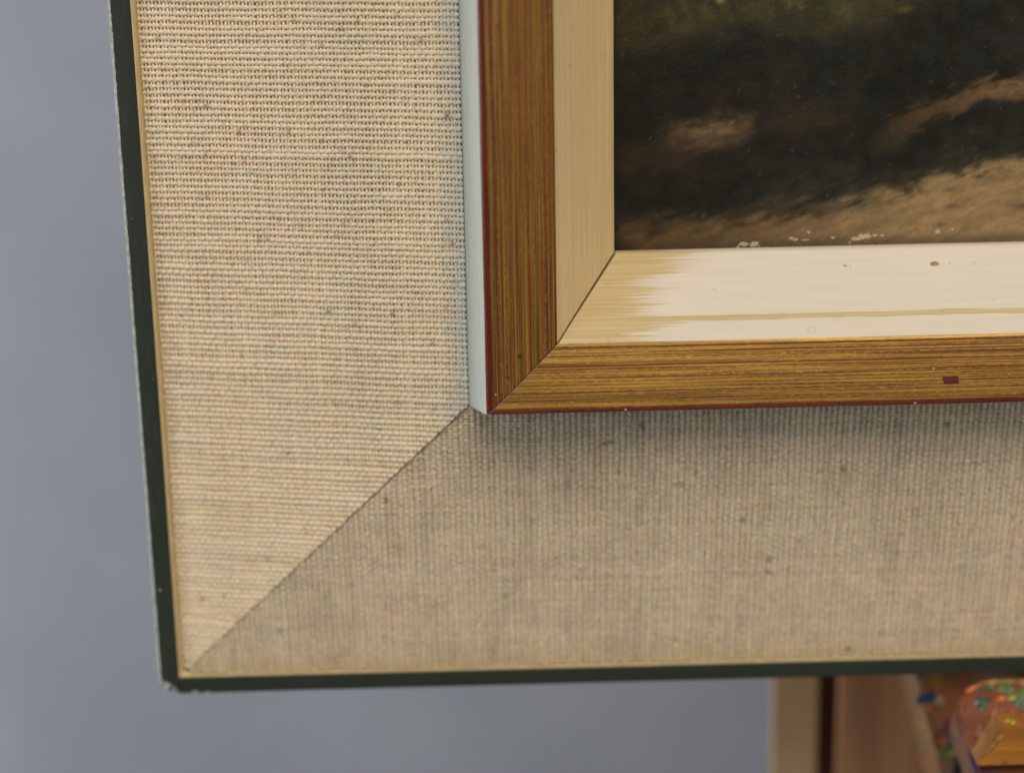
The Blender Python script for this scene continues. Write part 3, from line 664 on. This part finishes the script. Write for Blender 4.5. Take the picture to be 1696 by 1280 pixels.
for i, (x, y, z, ra, rb, c, lb, rot) in enumerate((
        (156.4, -3.9, 5.0, 1.3, 1.5, DGR, 'deep green paint daub', 0), (155.3, -3.8, 4.9, .45, .5, MNT, 'mint paint fleck', 0), (161.4, -2.1, 2.5, 2.1, 1.2, GRN, 'grass green paint smear', .1), (163.6, -3.1, 3.9, 2.0, 1.5, GRN, 'grass green paint daub', .2),
        (163.9, -4.2, 5.4, 1.7, .7, TEA, 'teal paint ridge', .1), (160.0, -3.4, 4.2, 1.1, .6, ORG, 'orange paint fleck', .5), (162.2, -3.3, 4.2, .8, .45, YEL, 'yellow paint fleck', 0),
        (157.1, -7.0, 9.2, .8, 1.9, OLV, 'olive yellow paint smear', -.35), (157.9, -2.1, 2.5, 1.0, .7, DGR, 'deep green paint fleck', 0))):
    daub(tray, (x, y, z), nB, ra, rb, c, lb, .20, 200+i, rot)
def onB(x, y): return (x, y, .5+(-.65-y)*.806/.591)
for i, (x, y, ra, rb, c, lb, rot) in enumerate((
        (155.4, -1.9, 2.2, .5, ORG, 'orange paint smear along the rounded edge', .5), (160.4, -1.25, 3.4, .45, OCH, 'ochre paint smear along the back edge', .05), (166.5, -1.4, 3.0, .7, OCH, 'ochre paint smear along the back edge', 0),
        (153.4, -4.4, .7, 1.8, BRK, 'brick red paint smear', -.2), (159.0, -4.9, 1.5, .8, TER, 'terracotta paint smear', .3), (166.8, -3.0, 2.2, 1.3, GRN, 'grass green paint daub', .1),
        (155.0, -7.4, .9, 1.9, TER, 'terracotta paint smear', -.3), (158.6, -1.8, 1.0, .5, GRN, 'grass green paint fleck', .4), (161.9, -4.9, .9, .5, VRM, 'red orange paint fleck', .2), (154.6, -9.8, .6, 1.3, ORG, 'orange paint smear', -.3))):
    daub(tray, onB(x, y), nB, ra, rb, c, lb, .16, 400+i, rot)
for i, (x, y, ra, rb, c, lb, rot) in enumerate(((151.6, -5.4, 1.6, .7, OCH, 'ochre paint smear', .2), (154.2, -6.2, 2.0, .7, TER, 'terracotta paint smear', -.1), (150.6, -16.0, .7, 1.6, TER, 'terracotta paint smear', .1), (153.0, -21.0, .8, 1.2, ORG, 'orange paint daub', .2), (155.3, -19.2, .7, 1.6, TER, 'terracotta paint smear', .3))):
    daub(br1, (x, y, -12), zf, ra, rb, c, lb, .14, 500+i, rot)
daub(lipw, (158.3, -1.2, 18.0), (0, 1, 0), .95, 1.1, YEL, 'yellow paint daub', .4, 301, 0)
daub(lipw, (155.2, -4.8, 20), zf, .5, 2.3, OCH, 'ochre paint smear along the cut end', .2, 302, -.55)
daub(lipw, (156.7, -5.9, 20), zf, .35, .3, ORG, 'orange paint fleck', .15, 303, 0)

# ================================================================ studio backdrop: wall sweeping into the floor
N = NT('grey_blue_backdrop', rough=.9, spec=.15)
n = N.noise(N.obj(), 4.0, 4.0, .6); N.base(N.mix(N.step(n, .3, .7), (0.222, 0.236, 0.268, 1), (0.270, 0.284, 0.314, 1)))
bm = bmesh.new(); prof = [(-2.6, 0.0), (-1.0, 0.0), (0.2, 0.0), (0.9, 0.0)]
for i in range(1, 9):
    a = math.pi/2*i/8; prof.append((0.9+.5*math.sin(a), .5-.5*math.cos(a)))
prof += [(1.4, 1.2), (1.4, 2.0), (1.4, 3.0)]
rows = [[bm.verts.new((x, y, z)) for x in np.linspace(-3, 3, 13)] for (y, z) in prof]
for r0, r1 in zip(rows, rows[1:]):
    for i in range(12): bm.faces.new((r0[i], r0[i+1], r1[i+1], r1[i]))
me = bpy.data.meshes.new('backdrop'); bm.to_mesh(me); bm.free(); me.polygons.foreach_set('use_smooth', np.full(len(me.polygons), True))
o = link('backdrop', me, N.m); o['kind'] = 'structure'
